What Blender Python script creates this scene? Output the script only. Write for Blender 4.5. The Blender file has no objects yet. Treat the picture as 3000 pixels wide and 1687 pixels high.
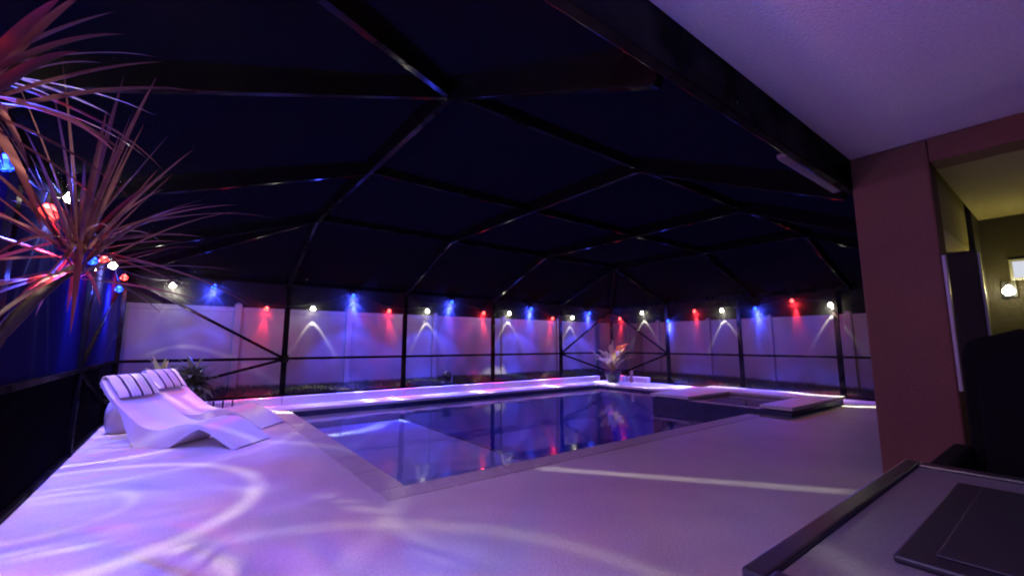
import bpy, bmesh, math, random
from mathutils import Vector, Matrix

R = math.radians
random.seed(7)
scene = bpy.context.scene
COL = scene.collection

# ---------------------------------------------------------------- camera
cam_data = bpy.data.cameras.new('camera')
cam_data.sensor_width = 36.0
cam_data.lens = 15.0
cam_data.clip_start = 0.02
cam_data.clip_end = 500.0
cam = bpy.data.objects.new('camera', cam_data)
COL.objects.link(cam)
cam.location = (0.0, 0.0, 1.2)
cam.rotation_euler = (R(90) + 0.1298, 0.0, 0.9233 - R(90))
scene.camera = cam

# ---------------------------------------------------------------- night sky and moon
world = bpy.data.worlds.new('World')
scene.world = world
world.use_nodes = True
wn = world.node_tree.nodes
wl = world.node_tree.links
wn.clear()
sky = wn.new('ShaderNodeTexSky')
sky.sky_type = 'NISHITA'
sky.sun_disc = False
sky.sun_elevation = R(-2.0)
sky.ozone_density = 8.0
sky.dust_density = 0.0
sky.sun_rotation = R(200)
bg = wn.new('ShaderNodeBackground')
bg.inputs['Strength'].default_value = 0.034
wo = wn.new('ShaderNodeOutputWorld')
wl.new(sky.outputs[0], bg.inputs['Color'])
wl.new(bg.outputs[0], wo.inputs['Surface'])

moon_data = bpy.data.lights.new('moon', 'SUN')
moon_data.energy = 0.002
moon_data.angle = R(0.5)
moon_data.color = (0.75, 0.82, 1.0)
moon = bpy.data.objects.new('moon', moon_data)
COL.objects.link(moon)
moon.rotation_euler = (R(50), 0, R(-40))

vs = scene.view_settings
vs.view_transform = 'Standard'
vs.look = 'None'
vs.exposure = 0.62
vs.gamma = 1.0
vs.use_curve_mapping = False
cy = scene.cycles
cy.use_denoising = True
cy.max_bounces = 10
cy.diffuse_bounces = 5
cy.glossy_bounces = 5
cy.transparent_max_bounces = 24
cy.caustics_reflective = False
cy.caustics_refractive = False
cy.sample_clamp_indirect = 3.0
cy.use_light_tree = True
cy.filter_width = 2.0

# ---------------------------------------------------------------- helpers
def link(o, parent=None):
    COL.objects.link(o)
    if parent is not None:
        o.parent = parent
    return o

def tag(o, label=None, category=None, group=None, kind=None):
    if label: o['label'] = label
    if category: o['category'] = category
    if group: o['group'] = group
    if kind: o['kind'] = kind
    return o

def empty(name, loc=(0, 0, 0), rz=0.0, parent=None):
    o = bpy.data.objects.new(name, None)
    o.location = loc
    o.rotation_euler = (0, 0, rz)
    return link(o, parent)

class MB:
    """collects faces of one mesh"""
    def __init__(self):
        self.v = []; self.f = []; self.smooth = False
    def quad(self, a, b, c, d):
        n = len(self.v); self.v += [tuple(a), tuple(b), tuple(c), tuple(d)]
        self.f.append((n, n+1, n+2, n+3)); return self
    def poly(self, pts):
        n = len(self.v); self.v += [tuple(p) for p in pts]
        self.f.append(tuple(range(n, n+len(pts)))); return self
    def box(self, x0, y0, z0, x1, y1, z1):
        n = len(self.v)
        self.v += [(x0,y0,z0),(x1,y0,z0),(x1,y1,z0),(x0,y1,z0),(x0,y0,z1),(x1,y0,z1),(x1,y1,z1),(x0,y1,z1)]
        for q in ((0,3,2,1),(4,5,6,7),(0,1,5,4),(1,2,6,5),(2,3,7,6),(3,0,4,7)):
            self.f.append(tuple(n+i for i in q))
        return self
    def bar(self, p0, p1, w, h, up=(0,0,1)):
        p0 = Vector(p0); p1 = Vector(p1); d = (p1-p0).normalized()
        up = Vector(up)
        if abs(d.dot(up)) > .98: up = Vector((1,0,0))
        s = d.cross(up).normalized(); u = s.cross(d).normalized()
        n = len(self.v)
        for p in (p0, p1):
            for a, b in ((-1,-1),(1,-1),(1,1),(-1,1)):
                self.v.append(tuple(p + s*(a*w/2) + u*(b*h/2)))
        for q in ((3,2,1,0),(4,5,6,7),(0,1,5,4),(1,2,6,5),(2,3,7,6),(3,0,4,7)):
            self.f.append(tuple(n+i for i in q))
        return self
    def tube(self, pts, rad, seg=8, cap=True):
        pts = [Vector(p) for p in pts]
        if not hasattr(rad, '__len__'): rad = [rad]*len(pts)
        base = len(self.v)
        for i, p in enumerate(pts):
            a = pts[max(0, i-1)]; b = pts[min(len(pts)-1, i+1)]
            d = (b-a).normalized()
            up = Vector((0,0,1)) if abs(d.z) < .95 else Vector((1,0,0))
            s = d.cross(up).normalized(); u = s.cross(d).normalized()
            for k in range(seg):
                t = 2*math.pi*k/seg
                self.v.append(tuple(p + s*(math.cos(t)*rad[i]) + u*(math.sin(t)*rad[i])))
        for i in range(len(pts)-1):
            for k in range(seg):
                a = base+i*seg+k; b = base+i*seg+(k+1) % seg
                self.f.append((a, b, b+seg, a+seg))
        if cap:
            self.f.append(tuple(base+k for k in reversed(range(seg))))
            e = base+(len(pts)-1)*seg
            self.f.append(tuple(e+k for k in range(seg)))
        return self
    def lathe(self, prof, seg=20, c=(0,0,0)):
        base = len(self.v)
        for r, z in prof:
            for k in range(seg):
                t = 2*math.pi*k/seg
                self.v.append((c[0]+r*math.cos(t), c[1]+r*math.sin(t), c[2]+z))
        for i in range(len(prof)-1):
            for k in range(seg):
                a = base+i*seg+k; b = base+i*seg+(k+1) % seg
                self.f.append((a, b, b+seg, a+seg))
        self.f.append(tuple(base+k for k in reversed(range(seg))))
        e = base+(len(prof)-1)*seg
        self.f.append(tuple(e+k for k in range(seg)))
        return self
    def mesh(self, name, mat, bevel=0.0, smooth=False):
        me = bpy.data.meshes.new(name)
        me.from_pydata(self.v, [], self.f)
        bm = bmesh.new(); bm.from_mesh(me)
        if bevel > 0:
            bmesh.ops.remove_doubles(bm, verts=bm.verts, dist=1e-5)
            es = [e for e in bm.edges if len(e.link_faces) == 2 and e.calc_face_angle(0) > R(30)]
            bmesh.ops.bevel(bm, geom=es, offset=bevel, segments=2, affect='EDGES', profile=0.5)
        bmesh.ops.recalc_face_normals(bm, faces=bm.faces)
        bm.to_mesh(me); bm.free()
        if smooth:
            for p in me.polygons: p.use_smooth = True
        if mat: me.materials.append(mat)
        return me
    def build(self, name, mat, parent=None, bevel=0.0, smooth=False):
        return link(bpy.data.objects.new(name, self.mesh(name, mat, bevel, smooth)), parent)

# ---------------------------------------------------------------- materials
def mat_new(name):
    m = bpy.data.materials.new(name); m.use_nodes = True
    return m, m.node_tree.nodes, m.node_tree.links, m.node_tree.nodes['Principled BSDF']

def mat_plain(name, col, rough=.5, metal=0.0, var=.08, scale=6.0, bump=0.0, bscale=80.0, spec=.5, bdist=.01, fine=0.0, fscale=180.0):
    m, n, l, p = mat_new(name)
    p.inputs['Roughness'].default_value = rough
    p.inputs['Metallic'].default_value = metal
    p.inputs['Specular IOR Level'].default_value = spec
    tc = n.new('ShaderNodeTexCoord')
    nz = n.new('ShaderNodeTexNoise'); nz.inputs['Scale'].default_value = scale; nz.inputs['Detail'].default_value = 5
    l.new(tc.outputs['Object'], nz.inputs['Vector'])
    mx = n.new('ShaderNodeMix'); mx.data_type = 'RGBA'
    mx.inputs[6].default_value = (*[c*(1-var) for c in col], 1)
    mx.inputs[7].default_value = (*[min(1, c*(1+var)) for c in col], 1)
    l.new(nz.outputs['Fac'], mx.inputs[0])
    out_ = mx.outputs[2]
    if fine > 0:
        n3 = n.new('ShaderNodeTexNoise'); n3.inputs['Scale'].default_value = fscale; n3.inputs['Detail'].default_value = 3; n3.inputs['Roughness'].default_value = .7
        l.new(tc.outputs['Object'], n3.inputs['Vector'])
        r3 = n.new('ShaderNodeMapRange'); r3.inputs['From Min'].default_value = .3; r3.inputs['From Max'].default_value = .7
        r3.inputs['To Min'].default_value = 1-fine; r3.inputs['To Max'].default_value = 1+fine*.4; l.new(n3.outputs['Fac'], r3.inputs['Value'])
        m3 = n.new('ShaderNodeMix'); m3.data_type = 'RGBA'; m3.blend_type = 'MULTIPLY'; m3.inputs[0].default_value = 1.0
        l.new(out_, m3.inputs[6]); l.new(r3.outputs[0], m3.inputs[7]); out_ = m3.outputs[2]
    l.new(out_, p.inputs['Base Color'])
    if bump > 0:
        b2 = n.new('ShaderNodeTexNoise'); b2.inputs['Scale'].default_value = bscale; b2.inputs['Detail'].default_value = 4
        l.new(tc.outputs['Object'], b2.inputs['Vector'])
        bp = n.new('ShaderNodeBump'); bp.inputs['Strength'].default_value = bump; bp.inputs['Distance'].default_value = bdist
        l.new(b2.outputs['Fac'], bp.inputs['Height']); l.new(bp.outputs[0], p.inputs['Normal'])
    return m

M = {}
M['deck'] = mat_plain('deck_coating', (.62, .60, .58), .55, var=.16, scale=1.7, bump=.5, bscale=60, spec=.35, fine=.16, fscale=48)
M['coping'] = mat_plain('coping_stone', (.50, .46, .455), .6, var=.14, scale=9, bump=.4, bscale=40, fine=.3, fscale=60)
M['curb'] = mat_plain('curb_paint', (.74, .72, .70), .5, var=.07, scale=5, bump=.25, bscale=30)
def mat_bronze():
    m, n, l, p = mat_new('dark_bronze_aluminium'); n.remove(p)
    df = n.new('ShaderNodeBsdfDiffuse'); df.inputs['Color'].default_value = (.005, .0045, .0045, 1)
    gl = n.new('ShaderNodeBsdfGlossy'); gl.inputs['Roughness'].default_value = .16
    tc = n.new('ShaderNodeTexCoord'); nz = n.new('ShaderNodeTexNoise'); nz.inputs['Scale'].default_value = 3.5; nz.inputs['Detail'].default_value = 4
    l.new(tc.outputs['Object'], nz.inputs['Vector'])
    mr = n.new('ShaderNodeMapRange'); mr.inputs['From Min'].default_value = .35; mr.inputs['From Max'].default_value = .7
    mr.inputs['To Min'].default_value = .006; mr.inputs['To Max'].default_value = .06; l.new(nz.outputs['Fac'], mr.inputs['Value'])
    ms = n.new('ShaderNodeMixShader'); l.new(mr.outputs[0], ms.inputs[0])
    l.new(df.outputs[0], ms.inputs[1]); l.new(gl.outputs[0], ms.inputs[2])
    l.new(ms.outputs[0], n['Material Output'].inputs['Surface'])
    return m
M['bronze'] = mat_bronze()
M['fence'] = mat_plain('white_vinyl', (.27, .26, .265), .42, var=.15, scale=2.2, bump=.05, bscale=15)
M['ceiling'] = mat_plain('ceiling_paint', (.80, .79, .82), .8, var=.07, scale=1.2, bump=.4, bscale=70, fine=.12, fscale=60)
M['recess'] = mat_plain('beige_stucco', (.34, .30, .13), .85, var=.08, scale=3.0, bump=.4, bscale=60)
M['wall'] = mat_plain('tan_stucco', (.135, .056, .032), .85, var=.14, scale=2.2, bump=.6, bscale=55, fine=.16, fscale=50)
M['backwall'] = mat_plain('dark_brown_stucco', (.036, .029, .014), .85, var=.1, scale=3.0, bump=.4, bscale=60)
M['whitetrim'] = mat_plain('white_trim', (.26, .26, .24), .45, var=.04)
M['plaster'] = mat_plain('pool_plaster', (.60, .60, .64), .7, var=.2, scale=3.0, bump=.2, bscale=30)
M['shell'] = mat_plain('lounger_resin', (.74, .72, .73), .42, var=.04, scale=5, bump=.05, bscale=60)
M['pot'] = mat_plain('dark_glazed_pot', (.03, .03, .045), .3, var=.2, scale=8)
M['soil'] = mat_plain('mulch', (.035, .022, .016), .95, var=.5, scale=25, bump=1.0, bscale=40, bdist=.03)
M['black'] = mat_plain('black_plastic', (.012, .012, .013), .45, var=.1)
M['socket'] = mat_plain('black_socket', (.010, .010, .011), .6, var=.1)
M['cable'] = mat_plain('black_cable', (.008, .008, .008), .6, var=.1)
M['trunk'] = mat_plain('palm_bark', (.030, .013, .011), .85, var=.35, scale=18, bump=.8, bscale=30)
M['wicker'] = mat_plain('black_wicker', (.004, .004, .004), .9, spec=.1, var=.3, scale=60, bump=.6, bscale=120)
M['cushion'] = mat_plain('charcoal_cushion', (.004, .004, .005), .95, spec=.08, var=.2, scale=40)
M['tablerim'] = mat_plain('dark_table_rim', (.016, .015, .02), .35, var=.1)
M['tabletop'] = mat_plain('grey_tile_top', (.135, .13, .155), .30, var=.14, scale=5, bump=.05, bscale=50, fine=.3, fscale=70)
M['lid'] = mat_plain('dark_burner_lid', (.009, .009, .013), .5, var=.1, scale=30)
M['brown'] = mat_plain('brown_ceramic', (.30, .16, .09), .5, var=.2, scale=20)
M['stool'] = mat_plain('white_garden_stool', (.60, .60, .64), .3, var=.05)
M['gutter'] = mat_plain('gutter_grey', (.10, .09, .11), .4, var=.06)
M['flower'] = mat_plain('orange_bract', (.85, .22, .05), .5, var=.15, scale=20)

def mat_leaf(name, col, col2, trans=.35, rough=.4):
    m, n, l, p = mat_new(name)
    p.inputs['Roughness'].default_value = rough
    oi = n.new('ShaderNodeObjectInfo')
    tc = n.new('ShaderNodeTexCoord')
    nz = n.new('ShaderNodeTexNoise'); nz.inputs['Scale'].default_value = 9
    l.new(tc.outputs['Object'], nz.inputs['Vector'])
    ad = n.new('ShaderNodeMath'); ad.operation = 'ADD'
    l.new(oi.outputs['Random'], ad.inputs[0]); l.new(nz.outputs['Fac'], ad.inputs[1])
    hf = n.new('ShaderNodeMath'); hf.operation = 'MULTIPLY'; hf.inputs[1].default_value = .5
    l.new(ad.outputs[0], hf.inputs[0])
    mx = n.new('ShaderNodeMix'); mx.data_type = 'RGBA'
    mx.inputs[6].default_value = (*col, 1); mx.inputs[7].default_value = (*col2, 1)
    l.new(hf.outputs[0], mx.inputs[0])
    l.new(mx.outputs[2], p.inputs['Base Color'])
    tr = n.new('ShaderNodeBsdfTranslucent'); l.new(mx.outputs[2], tr.inputs['Color'])
    ms = n.new('ShaderNodeMixShader'); ms.inputs[0].default_value = trans
    l.new(p.outputs[0], ms.inputs[1]); l.new(tr.outputs[0], ms.inputs[2])
    l.new(ms.outputs[0], n['Material Output'].inputs['Surface'])
    return m
M['palmleaf'] = mat_leaf('dracaena_leaf', (.036, .011, .017), (.12, .045, .04), .45)
M['cordyline'] = mat_leaf('cordyline_leaf', (.05, .07, .03), (.15, .18, .08), .3)
M['limeleaf'] = mat_leaf('lime_leaf', (.24, .30, .07), (.42, .48, .14), .3)
M['paradise'] = mat_leaf('paradise_leaf', (.30, .23, .08), (.50, .38, .16), .3)
M['grass'] = mat_leaf('grass_blade', (.025, .035, .012), (.05, .07, .02), .2, .7)

# woven insect screen: mostly see-through, its threads catch the light of the bulbs
def mat_screen(name, cover, c1, c2):
    m, n, l, p = mat_new(name)
    n.remove(p)
    tr = n.new('ShaderNodeBsdfTransparent')
    df = n.new('ShaderNodeBsdfDiffuse'); df.inputs['Color'].default_value = (*c1, 1)
    tl = n.new('ShaderNodeBsdfTranslucent'); tl.inputs['Color'].default_value = (*c2, 1)
    a = n.new('ShaderNodeMixShader'); a.inputs[0].default_value = .4
    l.new(df.outputs[0], a.inputs[1]); l.new(tl.outputs[0], a.inputs[2])
    b = n.new('ShaderNodeMixShader'); b.inputs[0].default_value = cover
    l.new(tr.outputs[0], b.inputs[1]); l.new(a.outputs[0], b.inputs[2])
    l.new(b.outputs[0], n['Material Output'].inputs['Surface'])
    return m
M['screen'] = mat_screen('wall_insect_screen', .36, (.075, .075, .08), (.045, .045, .05))
M['roofscreen'] = mat_screen('roof_insect_screen', .16, (.05, .05, .055), (.04, .04, .045))
M['kick'] = mat_screen('black_kick_panel', .97, (.008, .008, .009), (.004, .004, .004))  # same left screen fabric; the dark below the rail is put in its colour
M['privacy'] = mat_screen('dense_privacy_screen', .93, (.016, .016, .085), (.004, .004, .012))  # blue glow of the nearby bulbs is tinted into the screen colour

def mat_water():
    m, n, l, p = mat_new('pool_water')
    n.remove(p)
    tc = n.new('ShaderNodeTexCoord')
    n1 = n.new('ShaderNodeTexNoise'); n1.inputs['Scale'].default_value = 1.6; n1.inputs['Detail'].default_value = 2
    mp = n.new('ShaderNodeMapping'); mp.inputs['Scale'].default_value = (.8, 1.3, 1)
    l.new(tc.outputs['Object'], mp.inputs[0]); l.new(mp.outputs[0], n1.inputs['Vector'])
    bp = n.new('ShaderNodeBump'); bp.inputs['Strength'].default_value = .32; bp.inputs['Distance'].default_value = .02
    l.new(n1.outputs['Fac'], bp.inputs['Height'])
    ge = n.new('ShaderNodeNewGeometry')
    dt = n.new('ShaderNodeVectorMath'); dt.operation = 'DOT_PRODUCT'
    l.new(ge.outputs['Incoming'], dt.inputs[0]); l.new(bp.outputs[0], dt.inputs[1])
    def mth(op, a, b=None):
        x = n.new('ShaderNodeMath'); x.operation = op
        for i, v in enumerate((a, b)):
            if v is None: continue
            if isinstance(v, (int, float)): x.inputs[i].default_value = v
            else: l.new(v, x.inputs[i])
        return x.outputs[0]
    c_ = mth('ABSOLUTE', dt.outputs['Value'])
    f5 = mth('POWER', mth('SUBTRACT', 1.0, c_), 5.0)
    fres = mth('ADD', mth('MULTIPLY', f5, .98), .02)      # Schlick, the same seen from above and below
    tr = n.new('ShaderNodeBsdfTransparent'); tr.inputs['Color'].default_value = (.97, .98, 1.0, 1)
    gl = n.new('ShaderNodeBsdfGlossy'); gl.inputs['Roughness'].default_value = .045
    gl.inputs['Color'].default_value = (.95, .95, .95, 1)
    l.new(bp.outputs[0], gl.inputs['Normal'])
    ms = n.new('ShaderNodeMixShader')
    l.new(fres, ms.inputs[0]); l.new(tr.outputs[0], ms.inputs[1]); l.new(gl.outputs[0], ms.inputs[2])
    l.new(ms.outputs[0], n['Material Output'].inputs['Surface'])
    va = n.new('ShaderNodeVolumeAbsorption'); va.inputs['Color'].default_value = (.20, .42, .92, 1); va.inputs['Density'].default_value = .62
    l.new(va.outputs[0], n['Material Output'].inputs['Volume'])
    return m
M['water'] = mat_water()

def mat_glass():
    m, n, l, p = mat_new('dark_window_glass')
    n.remove(p)
    fr = n.new('ShaderNodeFresnel'); fr.inputs['IOR'].default_value = 1.5
    tr = n.new('ShaderNodeBsdfTransparent'); tr.inputs['Color'].default_value = (.45, .45, .48, 1)
    gl = n.new('ShaderNodeBsdfGlossy'); gl.inputs['Roughness'].default_value = .01
    ms = n.new('ShaderNodeMixShader')
    l.new(fr.outputs[0], ms.inputs[0]); l.new(tr.outputs[0], ms.inputs[1]); l.new(gl.outputs[0], ms.inputs[2])
    l.new(ms.outputs[0], n['Material Output'].inputs['Surface'])
    return m
M['glass'] = mat_glass()

def mat_tile():
    m, n, l, p = mat_new('waterline_tile')
    p.inputs['Roughness'].default_value = .4
    tc = n.new('ShaderNodeTexCoord')
    vo = n.new('ShaderNodeTexVoronoi'); vo.inputs['Scale'].default_value = 7; vo.distance = 'CHEBYCHEV'
    l.new(tc.outputs['Object'], vo.inputs['Vector'])
    mx = n.new('ShaderNodeMix'); mx.data_type = 'RGBA'
    mx.inputs[6].default_value = (.015, .022, .06, 1); mx.inputs[7].default_value = (.04, .055, .12, 1)
    l.new(vo.outputs['Color'], mx.inputs[0]); l.new(mx.outputs[2], p.inputs['Base Color'])
    return m
M['tile'] = mat_tile()

def mat_stripe():
    m, n, l, p = mat_new('striped_canvas')
    p.inputs['Roughness'].default_value = .9
    tc = n.new('ShaderNodeTexCoord'); sp = n.new('ShaderNodeSeparateXYZ')
    l.new(tc.outputs['Object'], sp.inputs[0])
    mr = n.new('ShaderNodeMapRange'); mr.inputs['From Min'].default_value = -.27; mr.inputs['From Max'].default_value = .27
    l.new(sp.outputs['Y'], mr.inputs['Value'])
    cr = n.new('ShaderNodeValToRGB'); cr.color_ramp.interpolation = 'CONSTANT'
    W = (.66, .64, .63, 1); D = (.035, .03, .05, 1); G = (.46, .44, .44, 1)
    stops = [(0, W), (.22, D), (.28, W), (.34, G), (.37, W), (.41, G), (.44, W), (.49, D), (.55, W), (.60, G), (.63, W), (.67, G), (.70, W), (.75, D), (.81, W)]
    el = cr.color_ramp.elements
    el[0].position = 0; el[0].color = W; el[1].position = stops[1][0]; el[1].color = D
    for s, c in stops[2:]:
        e = el.new(s); e.color = c
    l.new(mr.outputs[0], cr.inputs[0]); l.new(cr.outputs[0], p.inputs['Base Color'])
    return m
M['stripe'] = mat_stripe()

def mat_emit(name, col, strength, facets=True):
    m, n, l, p = mat_new(name)
    n.remove(p)
    e = n.new('ShaderNodeEmission'); e.inputs['Color'].default_value = (*col, 1); e.inputs['Strength'].default_value = strength
    if facets:      # cut-glass bulb: bright and dim facets
        tc = n.new('ShaderNodeTexCoord')
        vo = n.new('ShaderNodeTexVoronoi'); vo.inputs['Scale'].default_value = 38
        l.new(tc.outputs['Object'], vo.inputs['Vector'])
        sp = n.new('ShaderNodeSeparateColor'); l.new(vo.outputs['Color'], sp.inputs[0])
        pw = n.new('ShaderNodeMath'); pw.operation = 'POWER'; pw.inputs[1].default_value = 2.2; l.new(sp.outputs[0], pw.inputs[0])
        mr = n.new('ShaderNodeMapRange'); mr.inputs['To Min'].default_value = strength*.10; mr.inputs['To Max'].default_value = strength*3.0
        l.new(pw.outputs[0], mr.inputs['Value']); l.new(mr.outputs[0], e.inputs['Strength'])
    l.new(e.outputs[0], n['Material Output'].inputs['Surface'])
    m.cycles.emission_sampling = 'NONE'
    return m
M['bulb_white'] = mat_emit('lit_white_bulb', (1.0, .95, .72), 26)
M['bulb_red'] = mat_emit('lit_red_bulb', (1.0, .05, .045), 6)
M['bulb_blue'] = mat_emit('lit_blue_bulb', (.010, .040, 1.0), 8)
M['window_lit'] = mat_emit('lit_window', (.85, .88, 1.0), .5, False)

# ================================================================= THE SETTING
# measured layout (metres): pool long axis = x, house at y < 0.94, camera at the origin
XL, XR, YH, YB = -0.92, 11.585, 0.96, 9.664     # cage footprint
PX0, PX1, PY0, PY1 = 1.56, 10.05, 3.58, 8.946    # pool opening
CW = 0.24                                        # coping width
SX0, SX1, SY0, SY1 = 8.0, 10.55, 2.98, 5.62     # raised spa
ZW = -0.10                                       # water level

# --- far ground: soil and lawn around the lot
def ground():
    mb = MB()
    def h(x, y):
        dx = max(XL-.05 - x, x - (XR+.06), 0); dy = max(y - (YB+.06), 0)
        base = -.06
        if y > YB+.02 and XL-.1 < x:
            t = min(1, (y-YB-.02)/.75)
            base = .10 + .20*t if x < 11.6 else .10+.12*t
        elif x > XR+.02:
            t = min(1, (x-XR-.02)/1.6)
            base = -.03 + .17*t*max(0, min(1, (y-1)/6))+.05*t
        return base + .02*math.sin(x*3.1+y*1.7)+.015*math.sin(x*7.3-y*5.1)
    xs = [-120, -40, -15, -8, -5, -3, -2, XL-.04] + [XL+.3+.35*i for i in range(36)] + [XR+.03, XR+.3, XR+.7, XR+1.1, XR+1.6, XR+2.2, 16, 20, 30, 60, 130]
    ys = [-120, -40, -12, -6, -3, 0, 2, 4, 6, 8, 9, YB+.03, YB+.2, YB+.4, YB+.6, YB+.8, YB+1.2, 12, 14, 18, 30, 60, 130]
    nx = len(xs)
    for y in ys:
        for x in xs:
            inside = XL-.02 < x < XR+.02 and y < YB+.02
            mb.v.append((x, y, h(x, y) if not inside else -2.2))
    for j in range(len(ys)-1):
        for i in range(nx-1):
            a = j*nx+i
            mb.f.append((a, a+1, a+nx+1, a+nx))
    return mb
g = ground().build('ground', M['soil'], smooth=True)
tag(g, kind='structure', label='dark bare ground around the lot')

# --- deck: boxes round the pool opening and the spa
mb = MB()
dz0 = -.15
mb.box(XL-.02, -4.2, dz0, XR+.05, min(PY0-CW, SY0), 0)                   # house side up to the spa's near face
mb.box(XL-.02, SY0, dz0, SX0, PY0-CW, 0)
mb.box(SX1, SY0, dz0, XR+.05, SY1, 0)
mb.box(XL-.02, PY0-CW, dz0, PX0-CW, PY1+.02, 0)
mb.box(XL-.02, PY1+.02, dz0, XR+.05, YB+.05, 0)
mb.box(PX1+.02, SY1, dz0, XR+.05, PY1+.02, 0)
deck = mb.build('pool_deck', M['deck'])
tag(deck, kind='structure', label='pale textured concrete pool deck')

# coping stones, one by one, with hairline joints; top 4 mm proud of the deck
coping = empty('pool_coping', (PX0, PY0, 0))
tag(coping, kind='structure', label='stone coping round the pool edge')
def coping_run(a, b, axis, side0, side1):
    n = max(1, round((b-a)/.61)); L = (b-a)/n
    for i in range(n):
        s0 = a+i*L+.002; s1 = a+(i+1)*L-.002
        q = MB()
        if axis == 'x': q.box(s0-PX0, side0-PY0, -.055, s1-PX0, side1-PY0, .005+random.uniform(-.001, .001))
        else: q.box(side0-PX0, s0-PY0, -.055, side1-PX0, s1-PY0, .005+random.uniform(-.001, .001))
        q.build('coping_stone', M['coping'], coping, bevel=.006)
coping_run(PX0-CW, SX0-.005, 'x', PY0-CW+.003, PY0+.02)
coping_run(PY0+.025, PY1-.005, 'y', PX0-CW+.003, PX0+.02)

# --- pool basin
mb = MB()
D1 = -1.6; SH = -.38; SXE = 3.82
mb.quad((PX0, PY0, SH), (SXE, PY0, SH), (SXE, PY1, SH), (PX0, PY1, SH))            # sun shelf
mb.quad((SXE, PY0, SH), (SXE, PY1, SH), (SXE, PY1, D1), (SXE, PY0, D1))
mb.quad((SXE, PY0, D1), (PX1, PY0, D1-.25), (PX1, PY1, D1-.25), (SXE, PY1, D1))
mb.quad((PX0, PY0, SH), (PX0, PY1, SH), (PX0, PY1, -.22), (PX0, PY0, -.22))
mb.quad((PX0, PY0, D1), (PX1, PY0, D1-.25), (PX1, PY0, -.22), (PX0, PY0, -.22))
mb.quad((PX0, PY1, D1), (PX1, PY1, D1-.25), (PX1, PY1, -.22), (PX0, PY1, -.22))
mb.quad((PX1, PY0, D1-.25), (PX1, PY1, D1-.25), (PX1, PY1, -.22), (PX1, PY0, -.22))
basin = mb.build('pool_basin', M['plaster'])
tag(basin, kind='structure', label='blue plaster pool basin with a shallow sun shelf')
mb = MB()
mb.bar((SXE-.03, PY0, SH+.006), (SXE-.03, PY1, SH+.006), .05, .012)
mb.build('shelf_edge_trim', M['tile'], basin)
mb = MB()
t0, t1 = -.22, -.05
mb.quad((PX0, PY0, t0), (PX0, PY1, t0), (PX0, PY1, t1), (PX0, PY0, t1))
mb.quad((PX0, PY0, t0), (PX1, PY0, t0), (PX1, PY0, t1), (PX0, PY0, t1))
mb.quad((PX0, PY1, t0), (PX1, PY1, t0), (PX1, PY1, t1), (PX0, PY1, t1))
mb.quad((PX1, PY0, t0), (PX1, PY1, t0), (PX1, PY1, t1), (PX1, PY0, t1))
mb.build('waterline_tile_band', M['tile'], basin)
mb = MB()      # square concrete edge of the far and end sides
mb.box(PX0-.2, PY1-.018, -.05, PX1+.02, PY1+.02, .004)
mb.box(PX1-.018, SY1+.003, -.05, PX1+.02, PY1-.019, .004)
mb.build('edge_nosing', M['curb'], basin, bevel=.006)
mb = MB()      # one closed body of water; only its top face shows
e_ = .012; zb0 = -2.05
P_ = [(PX0-e_, PY0-e_), (SX0, PY0-e_), (SX0, SY1), (PX1+e_, SY1), (PX1+e_, PY1+e_), (PX0-e_, PY1+e_)]
nP = len(P_)
mb.v = [(x, y, ZW) for x, y in P_]+[(x, y, zb0) for x, y in P_]
mb.f = [tuple(range(nP)), tuple(reversed(range(nP, 2*nP)))]+[(i, i+nP, (i+1) % nP+nP, (i+1) % nP) for i in range(nP)]
w = mb.build('pool_water', M['water'])
tag(w, kind='structure', label='still pool water')

# --- raised spa
spa = empty('raised_spa', (SX0, SY0, 0))
tag(spa, 'raised square spa with pale coping spilling into the far end of the pool', 'spa')
ox, oy = SX0, SY0
IX0, IX1, IY0, IY1 = SX0+.10, 9.62, SY0+.46, SY1-.82
def sb(name, mat, x0, y0, z0, x1, y1, z1, bevel=0.0, parent=spa):
    return MB().box(x0-ox, y0-oy, z0, x1-ox, y1-oy, z1).build(name, mat, parent, bevel)
ZT = .165
sb('front_wall', M['tile'], SX0, SY0, -1.7, IX0, SY1, ZT-.085)
sb('end_wall', M['tile'], IX0+.002, SY0, -1.7, SX1, IY0, ZT-.062)
sb('end_wall', M['tile'], IX0+.002, IY1, -1.7, SX1, SY1, ZT-.062)
sb('back_wall', M['tile'], IX1, IY0+.002, -1.7, SX1-.002, IY1-.002, ZT-.064)
sb('basin_floor', M['plaster'], IX0, IY0, -.75, IX1, IY1, -.70)
sb('coping', M['curb'], SX0-.03, SY0-.03, ZT-.06, SX1+.03, IY0+.02, ZT, .012)
sb('coping', M['curb'], SX0-.03, IY1-.02, ZT-.06, SX1+.03, SY1+.03, ZT, .012)
sb('coping', M['curb'], IX1-.02, IY0+.023, ZT-.06, SX1+.03, IY1-.023, ZT-.001, .012)
sb('spill_lip', M['coping'], SX0-.025, IY0+.024, ZT-.084, IX0+.01, IY1-.024, ZT-.070, .004)
mbw = MB().box(IX0+.004-ox, IY0-.01-oy, -.74, IX1+.01-ox, IY1+.01-oy, ZT-.064)
mbw.build('spa_water', M['water'], spa)

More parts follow.
